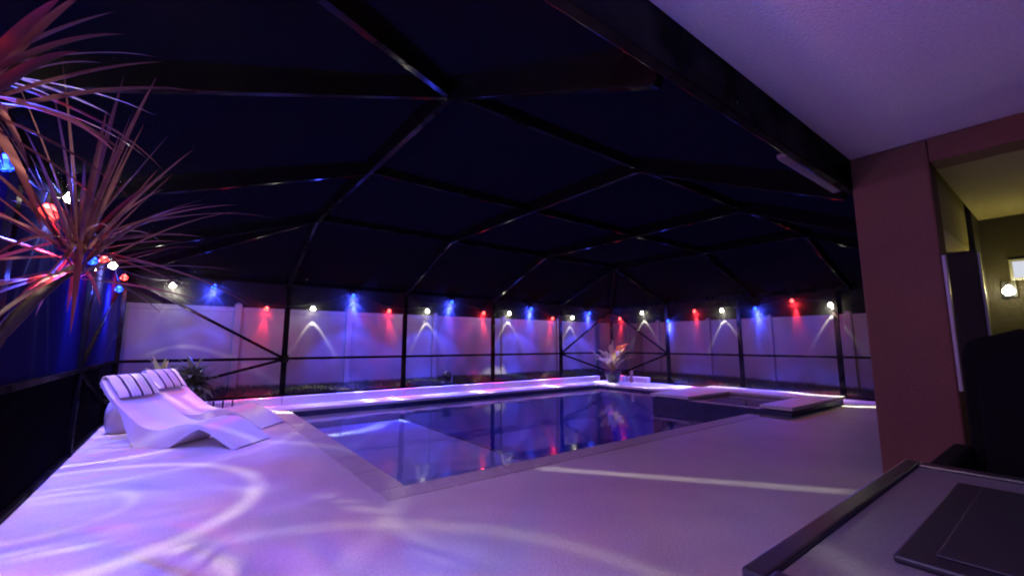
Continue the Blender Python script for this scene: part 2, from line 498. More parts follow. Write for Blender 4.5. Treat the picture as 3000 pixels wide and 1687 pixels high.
# --- white curb (low block wall) under the cage along the far side
curb = empty('deck_curb', (XL, 9.592, 0))
tag(curb, 'low white block curb along the far side of the pool under the screen', 'curb', kind='structure')
cxs = [XL, 1.584, 4.109, 6.654, 9.188, 10.86]
for i in range(len(cxs)-1):
    h = .165+(-.004, .0, .004, -.002, .003)[i]
    MB().box(cxs[i]-XL+.003, 0, .002, cxs[i+1]-XL-.003, .16, h).build('curb_block', M['curb'], curb, bevel=.012)
MB().box(11.40-XL, -.52, .002, 11.40-XL+.16, -.02, .165).build('curb_block', M['curb'], curb, bevel=.012)
MB().box(11.40-XL, -1.42, .002, 11.40-XL+.16, -.66, .163).build('curb_block', M['curb'], curb, bevel=.012)

# --- house: lanai ceiling, beam, pillar, recess
LX, LY, LZ = 3.95, 0.93, 2.6
MB().box(XL-1.5, -4.2, LZ, 6.6, LY-.003, LZ+.2).build('lanai_ceiling', M['ceiling'])
tag(bpy.data.objects['lanai_ceiling'], kind='structure', label='smooth pale lanai ceiling')
hb = empty('lanai_beam', (XL-1.5, LY, 2.36))
tag(hb, kind='structure', label='dark edge beam with gutter along the lanai roof')
MB().box(0, .0, -.005, LX-XL+1.5+.02, .055, .44).build('beam_face', M['bronze'], hb, bevel=.008)
MB().box(LX-XL+1.5+.03, .003, .0, LX-XL+1.5+4.6, .055, .20).build('gutter', M['bronze'], hb, bevel=.01)
MB().box(LX-XL+1.5-1.05, .058, .0, LX-XL+1.5-.02, .115, .03).build('soffit_strip', M['gutter'], hb, bevel=.004)
hw = empty('house_wall', (LX, .5, 0))
tag(hw, 'tan stucco house pillar and wall at the right of the lanai', 'wall')
MB().box(0, 0, 0, .24, .43, 2.598).build('pillar', M['wall'], hw, bevel=.015)
MB().box(0.003, -4.7, 2.43, .22, -.002, 2.598).build('header', M['wall'], hw, bevel=.01)
MB().box(.242, .04, 2.06, 1.87, .40, 2.598).build('opening_header', M['recess'], hw, bevel=.01)
MB().box(1.872, .0, 0, 2.33, .42, 2.598).build('pillar', M['backwall'], hw, bevel=.015)
MB().box(2.335, -4.7, 0, 2.5, .42, 2.598).build('back_wall', M['backwall'], hw)
MB().box(.225, -4.7, 2.432, 2.33, -.003, 2.5).build('recess_ceiling', M['recess'], hw)
MB().box(-.012, -.022, .9, .03, -.002, 1.78).build('corner_trim', M['whitetrim'], hw, bevel=.004)  # short pale strip on the pillar edge
MB().box(1.855, -.02, 1.1, 1.895, -.002, 2.05).build('corner_trim', M['whitetrim'], hw, bevel=.004)
MB().box(-9, -4.9, 0, 2.5, -4.71, 2.598).build('rear_wall', M['wall'], hw)
wf = MB()
for a in ((-.30, 1.83, 1.86), (-.30, 2.0, 2.03)): wf.box(2.315, a[0], a[1], 2.334, .05-.22, a[2])
gpane = empty('recess_window', (LX+2.30, .32, 1.9))
tag(gpane, 'small bright window high on the recess wall behind the pillar', 'window')
MB().box(.028, -.42, -.08, .034, .0, .08).build('pane', M['window_lit'], gpane)  # bright patch of unknown source, built as an added glowing pane
fr = MB(); fr.box(.0, -.44, .08, .036, .02, .10); fr.box(.0, -.44, -.10, .036, .02, -.08)
fr.box(.0, .0, -.0798, .036, .02, .0798); fr.box(.0, -.44, -.0798, .036, -.42, .0798)
fr.build('frame', M['whitetrim'], gpane)

# ================================================================= POOL CAGE
cage = empty('pool_cage', (XL, YH, 0))
tag(cage, 'dark bronze aluminium screen enclosure arching over the whole pool', 'pool cage')
CO = Vector((XL, YH, 0))
def cbar(name, p0, p1, w_, h_, up=(0, 0, 1), bevel=.004):
    mb = MB(); mb.bar(Vector(p0)-CO, Vector(p1)-CO, w_, h_, up); return mb.build(name, M['bronze'], cage, bevel)
EZ, TZ = 2.44, 3.30          # eave and flat roof heights
TX0, TX1, TY0, TY1 = 1.584, 9.188, 2.95, 7.50
posts_b = [XL, 1.584, 4.109, 6.654, 9.188, XR]
posts_r = [9.664, 7.524, 5.389, 3.256, YH]
posts_l = [9.664, 6.65, 3.85, YH]
zb = .166
for x in posts_b:
    z0 = zb if x < 11 else .0
    wd = .062 if x in (XL, XR) else .058
    cbar('post', (x, YB, z0), (x, YB, EZ-.06), .10, wd, (0, 1, 0))
for y in posts_r[1:-1]:
    cbar('post', (XR, y, .002), (XR, y, EZ-.06), .10, .058, (1, 0, 0))
for y in posts_l[1:-1]:
    cbar('post', (XL, y, .002), (XL, y, EZ-.06), .10, .058, (1, 0, 0))
# bottom and chair rails per bay, eave beams
for a, b in zip(posts_b, posts_b[1:]):
    cbar('chair_rail', (a+.05, YB, .906), (b-.05, YB, .906), .04, .05)
    cbar('bottom_rail', (a+.05, YB, zb+.022), (b-.05, YB, zb+.022), .05, .04)
    cbar('eave_beam', (a, YB, EZ), (b, YB, EZ), .06, .11)
for a, b in zip(posts_r, posts_r[1:]):
    cbar('chair_rail', (XR, a-.05, .906), (XR, b+.05, .906), .04, .05)
    cbar('bottom_rail', (XR, a-.05, .025), (XR, b+.05, .025), .05, .04)
    cbar('eave_beam', (XR, a-.031, EZ), (XR, b, EZ), .06, .11)
for a, b in zip(posts_l, posts_l[1:]):
    cbar('chair_rail', (XL, a-.05, .906), (XL, b+.05, .906), .04, .05)
    cbar('bottom_rail', (XL, a-.05, .025), (XL, b+.05, .025), .05, .04)
    cbar('eave_beam', (XL, a-.031, EZ), (XL, b, EZ), .06, .11)
# K braces in the corner bays
def brace(p, q):
    cbar('brace', p, q, .035, .05)
for (x0, xc) in ((9.188, XR), (1.584, XL)):
    s = 1 if xc > x0 else -1
    brace((x0+s*.05, YB-.004, .93), (xc-s*.06, YB-.004, 2.30))
    brace((x0+s*.05, YB-.004, .88), (xc-s*.06, YB-.004, .24))
    MB().box(x0-.07-XL, YB-.042-YH, .83, x0+.07-XL, YB-.034-YH, .98).build('gusset_plate', M['bronze'], cage)
for (y0, yc, xx) in ((7.524, YB, XR), (6.65, YB, XL)):
    brace((xx, y0+.05, .93), (xx, yc-.06, 2.30))
    brace((xx, y0+.05, .88), (xx, yc-.06, .12))
# roof: flat top, sloped skirts, hips
HB = .19
def rafter(p, q, w_=.055, h_=HB): cbar('roof_beam', p, q, w_, h_)
for x in (1.584, 4.109, 6.654, 9.188):
    rafter((x, TY1, TZ), (x, TY0, TZ))
    rafter((x, YB, EZ), (x, TY1, TZ))
    rafter((x, TY0, TZ), (x, .985, 2.42))
for y in (TY0, 4.97, TY1):
    rafter((TX0, y, TZ-.002), (TX1, y, TZ-.002), .05, .12)
    rafter((XL, y, EZ), (TX0, y, TZ), .05, .17)
    rafter((TX1, y, TZ), (XR, y, EZ), .05, .17)
for (cx, cyy, tx, ty, ez) in ((XL, YB, TX0, TY1, EZ), (XR, YB, TX1, TY1, EZ), (XL, YH, TX0, TY0, EZ), (XR, YH, TX1, TY0, EZ)):
    rafter((cx, cyy, ez), (tx, ty, TZ), .055, .17)
# screens
def screen(pts, mat='roofscreen'):
    c = sum((Vector(p) for p in pts), Vector())/len(pts)
    MB().poly([Vector(p)-CO for p in pts]).build('screen_panel', M[mat], cage)
for a, b in zip(posts_b, posts_b[1:]):
    for z0, z1 in ((zb+.04, .886), (.926, EZ-.055)):
        screen([(a+.03, YB+.012, z0), (b-.03, YB+.012, z0), (b-.03, YB+.012, z1), (a+.03, YB+.012, z1)], 'screen')
for a, b in zip(posts_r, posts_r[1:]):
    for z0, z1 in ((.045, .886), (.926, EZ-.055)):
        screen([(XR+.012, a-.03, z0), (XR+.012, b+.03, z0), (XR+.012, b+.03, z1), (XR+.012, a-.03, z1)], 'screen')
for a, b in zip(posts_l, posts_l[1:]):
    for z0, z1, mt in ((.045, .886, 'kick'), (.926, EZ-.055, 'privacy')):
        screen([(XL-.012, a-.03, z0), (XL-.012, b+.03, z0), (XL-.012, b+.03, z1), (XL-.012, a-.03, z1)], mt)
up = .03
tx = [1.584, 4.109, 6.654, 9.188]; ty = [TY0, 4.97, TY1]
for a, b in zip(tx, tx[1:]):
    for c, d_ in zip(ty, ty[1:]):
        screen([(a, c, TZ+up), (b, c, TZ+up), (b, d_, TZ+up), (a, d_, TZ+up)])
    screen([(a, YB, EZ+up), (b, YB, EZ+up), (b, TY1, TZ+up), (a, TY1, TZ+up)])
    screen([(a, TY0, TZ+up), (b, TY0, TZ+up), (b, .99, 2.43+up), (a, .99, 2.43+up)])
for c, d_ in zip(ty, ty[1:]):
    screen([(XL, c, EZ+up), (TX0, c, TZ+up), (TX0, d_, TZ+up), (XL, d_, EZ+up)])
    screen([(XR, c, EZ+up), (TX1, c, TZ+up), (TX1, d_, TZ+up), (XR, d_, EZ+up)])
for (cx, txx) in ((XL, TX0), (XR, TX1)):
    screen([(cx, YB, EZ+up), (txx, YB, EZ+up), (txx, TY1, TZ+up)])
    screen([(cx, YB, EZ+up), (cx, TY1, EZ+up), (txx, TY1, TZ+up)])
    screen([(cx, YH, EZ+up), (txx, .99, 2.46), (txx, TY0, TZ+up)])
    screen([(cx, YH, EZ+up), (cx, TY0, EZ+up), (txx, TY0, TZ+up)])

# ================================================================= FENCE
def fence(name, label, pts, zf, z0s):
    f = empty(name, (pts[0][0], pts[0][1], 0))
    tag(f, label, 'fence', 'vinyl fence runs')
    o = Vector((pts[0][0], pts[0][1], 0))
    for i, (x, y) in enumerate(pts):
        z0 = z0s[i]-.25
        MB().box(x-.063-o.x, y-.063-o.y, z0, x+.063-o.x, y+.063-o.y, zf+.045).build('fence_post', M['fence'], f, bevel=.006)
        cp = MB(); cp.v = [(x-.075-o.x, y-.075-o.y, zf+.046), (x+.075-o.x, y-.075-o.y, zf+.046), (x+.075-o.x, y+.075-o.y, zf+.046), (x-.075-o.x, y+.075-o.y, zf+.046), (x-o.x, y-o.y, zf+.09)]
        cp.f = [(0, 3, 2, 1), (0, 1, 4), (1, 2, 4), (2, 3, 4), (3, 0, 4)]
        cp.build('post_cap', M['fence'], f)
    for (a, b), (za, zb_) in zip(zip(pts, pts[1:]), zip(z0s, z0s[1:])):
        a = Vector((*a, 0)); b = Vector((*b, 0)); d = (b-a).normalized(); s = Vector((-d.y, d.x, 0))
        if s.y > .5 or s.x > .5: s = -s
        a2 = a+d*.064-o; b2 = b-d*.064-o
        z0 = min(za, zb_)-.12
        pn = MB()                   # tongue-and-groove boards, shallow V joints
        L = (b2-a2).length; n = round(L/.152)
        for k in range(n):
            p = a2+d*(L*k/n+.001); q = a2+d*(L*(k+1)/n-.001)
            pn.bar(p+Vector((0, 0, (z0+zf-.05)/2)), q+Vector((0, 0, (z0+zf-.05)/2)), .016, zf-.05-z0-.1)
        pn.bar(a2+Vector((0, 0, (z0+zf)/2)), b2+Vector((0, 0, (z0+zf)/2)), .014, zf-z0-.16)
        pn.build('fence_panel', M['fence'], f)
        rl = MB(); rl.bar(a2+Vector((0, 0, zf-.055)), b2+Vector((0, 0, zf-.055)), .045, .10); rl.build('top_rail', M['fence'], f, bevel=.006)
        rl = MB(); rl.bar(a2+Vector((0, 0, z0+.06)), b2+Vector((0, 0, z0+.06)), .045, .14); rl.build('bottom_rail', M['fence'], f)
ZF = 1.955
fence('vinyl_fence', 'long pale vinyl privacy fence behind the far side of the pool', [(x, 10.448) for x in (-1.12, .80, 3.03, 5.28, 7.55, 9.80, 11.6, 13.32)], ZF, [.30]*8)
fence('vinyl_fence', 'pale vinyl privacy fence behind the spa end of the pool', [(13.32, y) for y in (10.30, 9.0, 7.15, 5.33, 3.48, 1.62, -.2, -2.0)], ZF, [.25, .24, .2, .15, .1, .08, .05, .05])

# --- grass tufts on the strip between cage and fence
def grass():
    mb = MB(); rnd = random.Random(3)
    def blade(x, y, z, h):
        a = rnd.uniform(0, 6.28); w = rnd.uniform(.004, .009); l = rnd.uniform(.0, .6)*h
        b = rnd.uniform(0, 6.28)
        dx, dy = math.cos(a)*w, math.sin(a)*w
        n = len(mb.v)
        mb.v += [(x-dx, y-dy, z-.02), (x+dx, y+dy, z-.02), (x+math.cos(b)*l, y+math.sin(b)*l, z+h)]
        mb.f.append((n, n+1, n+2))
    for i in range(26000):
        x = rnd.uniform(XL+.05, 13.2); y = YB+.06+.72*math.sqrt(rnd.random())
        t = min(1, (y-YB-.02)/.75); z = (.10+.20*t) if x < 11.6 else .10+.12*t
        m = .5+.5*math.sin(x*1.9)*math.sin(x*.63+1)
        blade(x, y, z, rnd.uniform(.03, .09)*(.6+.7*m))
    for i in range(12000):
        y = rnd.uniform(1.0, 10.2); x = XR+.08+1.6*math.sqrt(rnd.random())
        t = min(1, (x-XR-.02)/1.6); z = -.03+.17*t*max(0, min(1, (y-1)/6))+.05*t
        blade(x, y, z, rnd.uniform(.03, .11))
    return mb
gr = grass().build('grass', M['grass'])
tag(gr, 'dark grass strip between the screen and the fence', 'grass', kind='stuff')

# ================================================================= STRING LIGHTS
PROF = {'white': [(0, .8), (8, .6), (14, .16), (25.5, .12), (29, 7.0), (32.5, .14), (62, .10), (75, .09), (105, .05), (180, .02)],
        'white_b': [(0, 1.0), (7, .8), (12, .16), (27.5, .14), (31.5, 5.0), (35.5, .13), (62, .10), (75, .09), (105, .05), (180, .02)],
        'white_c': [(0, 1.1), (10, .9), (15, .20), (22, .14), (25.5, 7.5), (30, .14), (62, .10), (75, .09), (105, .05), (180, .02)],
        'white_left': [(0, .30), (11, .22), (12.6, .55), (14.2, .17), (27.8, .15), (29.7, 1.0), (31.6, .14), (44.2, .125), (45.6, .55), (47, .12), (62, .11), (90, .08), (112, .06), (180, .03)],
        'red': [(0, 4.2), (10, 3.1), (19, .25), (25, .13), (28, .25), (32, .13), (62, .11), (90, .075), (112, .045), (180, .03)],
        'red_left': [(0, .28), (11, .22), (19, .16), (27, .13), (28.5, .30), (30, .13), (62, .13), (90, .10), (112, .06), (180, .03)],
        'blue': [(0, 3.6), (12, 2.7), (20, .8), (34, .5), (40, .55), (46, .16), (70, .10), (95, .085), (120, .05), (180, .035)],
        'blue_left': [(0, .8), (13, .6), (20, .34), (34, .26), (40, .36), (45, .14), (70, .11), (95, .09), (120, .06), (180, .04)]}
def light_data(name, col, energy, kind, seed=0.0):
    ld = bpy.data.lights.new(name, 'POINT')
    ld.energy = energy; ld.color = col; ld.shadow_soft_size = .012
    ld.use_nodes = True
    nt = ld.node_tree; n = nt.nodes; l = nt.links
    em = n.get('Emission') or n.new('ShaderNodeEmission')
    tc = n.new('ShaderNodeTexCoord')
    nv = n.new('ShaderNodeVectorMath'); nv.operation = 'NORMALIZE'
    l.new(tc.outputs['Normal'], nv.inputs[0])
    sp = n.new('ShaderNodeSeparateXYZ'); l.new(nv.outputs[0], sp.inputs[0])
    ng = n.new('ShaderNodeMath'); ng.operation = 'MULTIPLY'; ng.inputs[1].default_value = LSIGN
    l.new(sp.outputs['Z'], ng.inputs[0])
    ac = n.new('ShaderNodeMath'); ac.operation = 'ARCCOSINE'; l.new(ng.outputs[0], ac.inputs[0])
    dv = n.new('ShaderNodeMath'); dv.operation = 'DIVIDE'; dv.inputs[1].default_value = math.pi
    l.new(ac.outputs[0], dv.inputs[0])
    cr = n.new('ShaderNodeValToRGB')
    prof = PROF[kind]
    el = cr.color_ramp.elements
    for i, (d, v) in enumerate(prof):
        e = el[i] if i < 2 else el.new(d/180)
        e.position = d/180; e.color = (v, v, v, 1)
    l.new(dv.outputs[0], cr.inputs[0])
    # streaks round the axis from the moulded glass
    mp = n.new('ShaderNodeMapping'); mp.inputs['Scale'].default_value = (1, 1, .25); mp.inputs['Location'].default_value = (seed, seed*.7, 0)
    l.new(nv.outputs[0], mp.inputs[0])
    nz = n.new('ShaderNodeTexNoise'); nz.inputs['Scale'].default_value = 3.2; nz.inputs['Detail'].default_value = 2
    l.new(mp.outputs[0], nz.inputs['Vector'])
    mr = n.new('ShaderNodeMapRange'); mr.inputs['From Min'].default_value = .3; mr.inputs['From Max'].default_value = .7
    mr.inputs['To Min'].default_value = .35; mr.inputs['To Max'].default_value = 1.65
    l.new(nz.outputs['Fac'], mr.inputs['Value'])
    mu = n.new('ShaderNodeMath'); mu.operation = 'MULTIPLY'
    l.new(cr.outputs[0], mu.inputs[0]); l.new(mr.outputs[0], mu.inputs[1])
    l.new(mu.outputs[0], em.inputs['Strength'])
    return ld
LSIGN = -1.0
WCOL, RCOL, BCOL = (1.0, .92, .72), (1.0, .03, .05), (.05, .07, 1.0)
LD = {'white': [light_data('white_bulb_light', WCOL, 90, k, s) for k, s in (('white', 0), ('white_b', 3.1), ('white_c', 7.7), ('white', 5.9))],
      'white_left': [light_data('white_bulb_light', WCOL, 150, 'white_left', s) for s in (1.7, 4.4)],
      'red_left': [light_data('red_bulb_light', RCOL, 145, 'red_left', s) for s in (1.3, 5.2)],
      'blue_left': [light_data('blue_bulb_light', BCOL, 470, 'blue_left', s) for s in (2.9, 8.3)],
      'red': [light_data('red_bulb_light', RCOL, 190, 'red', s) for s in (1.3, 5.2)],
      'blue': [light_data('blue_bulb_light', BCOL, 590, 'blue', s) for s in (2.2, 9.4)]}
globe_me = {}
def globe_mesh(c):
    if c not in globe_me:
        pr = [(.010, -.002), (.017, -.010), (.028, -.026), (.041, -.045), (.044, -.058), (.039, -.074), (.026, -.088), (.010, -.095)]
        globe_me[c] = MB().lathe(pr, 14).mesh('globe', M['bulb_'+c], smooth=True)
    return globe_me[c]
socket_me = MB().lathe([(.010, .055), (.016, .05), (.019, .0), (.015, -.006)][::-1], 12).mesh('socket', M['socket'], smooth=True)
def string_bulb(pos, c, label, group, tilt=None, kind=None):
    """pos = middle of the glowing globe"""
    o = empty('string_bulb', (pos[0], pos[1], pos[2]+.05))
    tag(o, label, 'string light', group)
    tx_, ty_ = tilt if tilt else (random.uniform(-4, 4), random.uniform(-9, 9))
    o.rotation_euler = (R(tx_), R(ty_), 0)
    link(bpy.data.objects.new('socket', socket_me), o)
    link(bpy.data.objects.new('globe', globe_mesh(c)), o)
    ld = random.choice(LD[kind or c])
    lo = link(bpy.data.objects.new(c+'_bulb_light', ld), o)
    lo.location = (0, 0, -.118)
    return o

def push(lst, axis, val):
    out = []
    for (x, y, z, c) in lst:
        k = val/(y if axis == 'y' else x)
        out.append((x*k, y*k, 1.2+(z-1.2)*k, c))
    return out
ORD = ['first', 'second', 'third', 'fourth', 'fifth', 'sixth', 'seventh', 'eighth']
back = [(-.276, 9.45, 2.205, 'white'), (.335, 9.45, 2.229, 'blue'), (1.19, 9.45, 1.868, 'red'), (2.017, 9.45, 1.914, 'white'), (2.814, 9.45, 2.228, 'blue'),
        (3.629, 9.45, 1.936, 'red'), (4.581, 9.45, 1.978, 'white'), (5.259, 9.45, 2.232, 'blue'), (6.206, 9.45, 2.004, 'red'), (7.051, 9.45, 2.03, 'white'),
        (7.849, 9.45, 2.191, 'blue'), (8.681, 9.45, 1.944, 'red'), (9.499, 9.45, 2.003, 'white'), (10.275, 9.45, 2.173, 'blue')]
right = [(11.4, 9.144, 2.021, 'red'), (11.4, 8.265, 2.163, 'white'), (11.4, 7.363, 1.865, 'blue'), (11.4, 6.515, 2.109, 'red'), (11.4, 5.726, 2.088, 'white'),
         (11.4, 4.883, 2.077, 'blue'), (11.4, 4.049, 2.209, 'red'), (11.4, 3.285, 2.062, 'white')]
left = [(-.80, 3.18, 2.105, 'blue'), (-.80, 4.04, 2.06, 'red'), (-.80, 4.56, 2.31, 'white'), (-.80, 5.75, 2.007, 'blue'), (-.80, 6.45, 2.12, 'red'), (-.80, 7.09, 2.152, 'white'),
        (-.80, 7.9, 1.945, 'blue'), (-.83, 8.6, 2.19, 'red')]
near = [(-.80, 2.45, 2.2, 'white'), (-.78, 1.75, 2.15, 'red'), (-.60, 1.16, 2.2, 'blue'), (-.15, 1.10, 2.28, 'white'), (.25, 1.10, 2.30, 'red'),  # out of view; the house gutter ones are added to light the near deck
        (-.80, .45, 2.2, 'white'), (-.80, -.35, 2.2, 'blue')]  # two unseen bulbs added to brighten the ceiling and near deck
back = push(back, 'y', 9.585); right = push(right, 'x', 11.51); left = push(left[:-1], 'x', -.83)+left[-1:]
for i_, y_ in ((1, 3.10),):          # one bulb of the string hangs inside the dragon tree's crown
    x, y, z, c = left[i_]; k = y_/y; left[i_] = (x*k, y_, 1.2+(z-1.2)*k, c)
def run(lst, where, group, inset):
    cnt = {}
    tops = []
    for (x, y, z, c) in lst:
        k = cnt.get(c, 0); cnt[c] = k+1
        lat = random.uniform(-9, 9)
        out = random.uniform(7, 12) if c != 'white' else random.uniform(-6.5, -3.5)
        tilt = {'back': (out, lat), 'right': (lat, -out), 'left': (lat*.5, random.uniform(-3, 3))}[inset]
        string_bulb((x, y, z), c, '%s %s bulb from the left %s' % (ORD[k], c, where), group, tilt, c+'_left' if inset == 'left' or x < .4 else c)
        tops.append((x, y, z+.10))
    return tops
t_l = run(left, 'along the left screen wall near the palm', 'string bulbs on the left screen wall', 'left')
t_b = run(back, 'along the long fence side of the pool', 'string bulbs on the far screen wall', 'back')
t_r = run(right, 'on the screen wall behind the spa', 'string bulbs on the end screen wall', 'right')
cnt = {}
t_n = []
for (x, y, z, c) in near:
    string_bulb((x, y, z), c, '%s string bulb %s' % (c, 'on the near end of the left screen wall' if x < -.7 and y > 1 else 'hanging from the house gutter beside the viewer' if y > 1 else 'under the lanai roof at the left of the viewer'), 'string bulbs at the house corner', None, c+'_left')
    t_n.append((x, y, z+.10))
def cable(name, pts, label, sag=.05):
    path = []
    for p, q in zip(pts, pts[1:]):
        p = Vector(p); q = Vector(q)
        for i in range(6):
            t = i/6; v = p.lerp(q, t); v.z -= sag*4*t*(1-t); path.append(v)
    path.append(Vector(pts[-1]))
    o = empty(name, path[0])
    mb = MB(); mb.tube([v-path[0] for v in path], .006, 5)
    c = mb.build(name, M['cable']); c.location = path[0]
    bpy.data.objects.remove(o)
    tag(c, label, 'cable', 'string light cables')
cable('string_light_cable', t_n[2::-1] + t_l, 'thin black string light cable along the left screen wall')
cable('string_light_cable', [t_l[-1]] + t_b, 'thin black string light cable along the far screen wall')
cable('string_light_cable', [t_b[-1]] + t_r, 'thin black string light cable behind the spa')

cable('string_light_cable', t_n[4:2:-1] + [t_n[2]] + t_n[5:], 'thin black string light cable along the house gutter')
# extra lamp added inside one gutter bulb draws a thin straight streak across the deck
def streak(L, p1, p2, energy, col):
    L = Vector(L); a = (Vector(p1)-L).normalized(); b = (Vector(p2)-L).normalized()
    nrm = a.cross(b).normalized(); mid = (a+b).normalized(); half = mid.dot(a)
    ld = bpy.data.lights.new('glass_streak_light', 'POINT'); ld.energy = energy; ld.color = col; ld.shadow_soft_size = .004
    ld.use_nodes = True; nt = ld.node_tree; n = nt.nodes; l = nt.links; em = n['Emission']
    tc = n.new('ShaderNodeTexCoord')
    def dotp(v):
        d = n.new('ShaderNodeVectorMath'); d.operation = 'DOT_PRODUCT'; d.inputs[1].default_value = v
        l.new(tc.outputs['Normal'], d.inputs[0]); return d.outputs['Value']
    ab = n.new('ShaderNodeMath'); ab.operation = 'ABSOLUTE'; l.new(dotp(nrm), ab.inputs[0])
    m1 = n.new('ShaderNodeMapRange'); m1.inputs['From Min'].default_value = .0; m1.inputs['From Max'].default_value = .012
    m1.inputs['To Min'].default_value = 1; m1.inputs['To Max'].default_value = 0; l.new(ab.outputs[0], m1.inputs['Value'])
    m2 = n.new('ShaderNodeMapRange'); m2.inputs['From Min'].default_value = half-.004; m2.inputs['From Max'].default_value = half+.004
    l.new(dotp(mid), m2.inputs['Value'])
    mu = n.new('ShaderNodeMath'); mu.operation = 'MULTIPLY'; l.new(m1.outputs[0], mu.inputs[0]); l.new(m2.outputs[0], mu.inputs[1])
    l.new(mu.outputs[0], em.inputs['Strength'])
    return ld
gb = [o for o in bpy.data.objects if o.get('label') == 'white string bulb hanging from the house gutter beside the viewer'][0]
gb.rotation_euler = (0, 0, 0)
sl_ = link(bpy.data.objects.new('glass_streak_light', streak((-.15, 1.10, 2.21), (2.84, 3.30, 0), (4.43, 1.25, 0), 420, WCOL)), gb)
sl_.location = (0, 0, -.118)

# recess wall lamp (lit in the photograph behind the pillar)
wlamp = empty('wall_lamp', (LX+2.33, .36, 1.72))
tag(wlamp, 'lit wall lamp on the recess wall behind the pillar', 'wall lamp')
MB().box(-.02, -.05, -.08, .004, .05, .08).build('back_plate', M['black'], wlamp, bevel=.005)
MB().tube([(-.02, 0, .04), (-.08, 0, .05), (-.10, 0, .03)], .010, 8).build('arm', M['black'], wlamp, smooth=True)
g_ = link(bpy.data.objects.new('globe', globe_mesh('white')), wlamp); g_.location = (-.10, 0, .03)
pl = bpy.data.lights.new('wall_lamp_light', 'POINT'); pl.energy = 3.6; pl.color = (1.0, .85, .18); pl.shadow_soft_size = .02
plo = link(bpy.data.objects.new('wall_lamp_light', pl), wlamp); plo.location = (-.34, -.06, .02)

# ================================================================= LOUNGERS
top = [(1.736, .767), (1.602, .570), (1.458, .443), (1.289, .335), (1.172, .246), (1.07, .207), (.972, .194), (.878, .213), (.785, .249), (.691, .272), (.596, .277), (.499, .269), (.401, .239), (.30, .186), (.20, .130), (.10, .069), (.0, .012)]
def bez(pts, n):
    out = []
    P = [Vector((a, b)) for a, b in pts]
    for i in range(len(P)-1):
        p0 = P[max(0, i-1)]; p1 = P[i]; p2 = P[i+1]; p3 = P[min(len(P)-1, i+2)]
        for k in range(n):
            t = k/n
            out.append(.5*((2*p1)+(p2-p0)*t+(2*p0-5*p1+4*p2-p3)*t*t+(3*p1-p0-3*p2+p3)*t**3))
    out.append(P[-1]); return out
top = [(1.77, .775), (1.64, .60), (1.50, .465), (1.35, .345), (1.22, .252), (1.10, .208), (.98, .194), (.86, .216), (.74, .252), (.62, .273), (.50, .268), (.38, .232), (.26, .170), (.13, .090), (.0, .014)]
def lounger_mesh():
    W = .60
    up_ = bez(top, 3)
    # underside: thin shell with a solid pedestal under the seat
    lo = []
    for i, p in enumerate(up_):
        a = up_[max(0, i-1)]; b = up_[min(len(up_)-1, i+1)]; d = (b-a).normalized(); nrm = Vector((d.y, -d.x))
        if nrm.y > 0: nrm = -nrm
        th = .035
        q = p+nrm*th
        s = p.x
        if .84 <= s <= 1.26: q = Vector((q.x, 0.0))
        elif .46 < s < .84:
            t = (s-.46)/.38; q = Vector((q.x, q.y*(1-t)**.9 if t > 0 else q.y))
            q.y = max(0, min(q.y, p.y-.03))
        elif 1.26 < s < 1.46:
            t = (1.46-s)/.20; q = Vector((q.x-.02*t, q.y*(1-t)))
        q.y = max(q.y, 0.0)
        lo.append(q)
    mb = MB(); nW = 9
    rows_u = []; rows_l = []
    for i, p in enumerate(up_):
        ru = []; rl = []
        for k in range(nW):
            y = -W/2+W*k/(nW-1)
            edge = min(1, (abs(y)/(W/2)))
            dish = .022*(edge**3)*(1 if p.x > .3 else max(0, p.x/.3))
            rnd_ = -.010 if k in (0, nW-1) else 0
            ru.append(len(mb.v)); mb.v.append((-p.x, y, p.y+dish+rnd_))
        for k in range(nW):
            y = -W/2+W*k/(nW-1)
            rl.append(len(mb.v)); mb.v.append((-lo[i].x, y*.985, lo[i].y))
        rows_u.append(ru); rows_l.append(rl)
    for i in range(len(up_)-1):
        for k in range(nW-1):
            mb.f.append((rows_u[i][k], rows_u[i][k+1], rows_u[i+1][k+1], rows_u[i+1][k]))
            mb.f.append((rows_l[i][k+1], rows_l[i][k], rows_l[i+1][k], rows_l[i+1][k+1]))
        for k in (0, nW-1):
            mb.f.append((rows_u[i][k], rows_l[i][k], rows_l[i+1][k], rows_u[i+1][k]))
    for i in (0, len(up_)-1):
        mb.f.append(tuple(rows_u[i]) + tuple(reversed(rows_l[i])))
    me = mb.mesh('shell', M['shell'], smooth=True)
    bm = bmesh.new(); bm.from_mesh(me)
    bmesh.ops.remove_doubles(bm, verts=bm.verts, dist=1e-4)
    for e in bm.edges:
        if len(e.link_faces) == 2 and e.calc_face_angle(0) > R(50): e.smooth = False
    bm.to_mesh(me); bm.free()
    return me
sh_me = lounger_mesh()
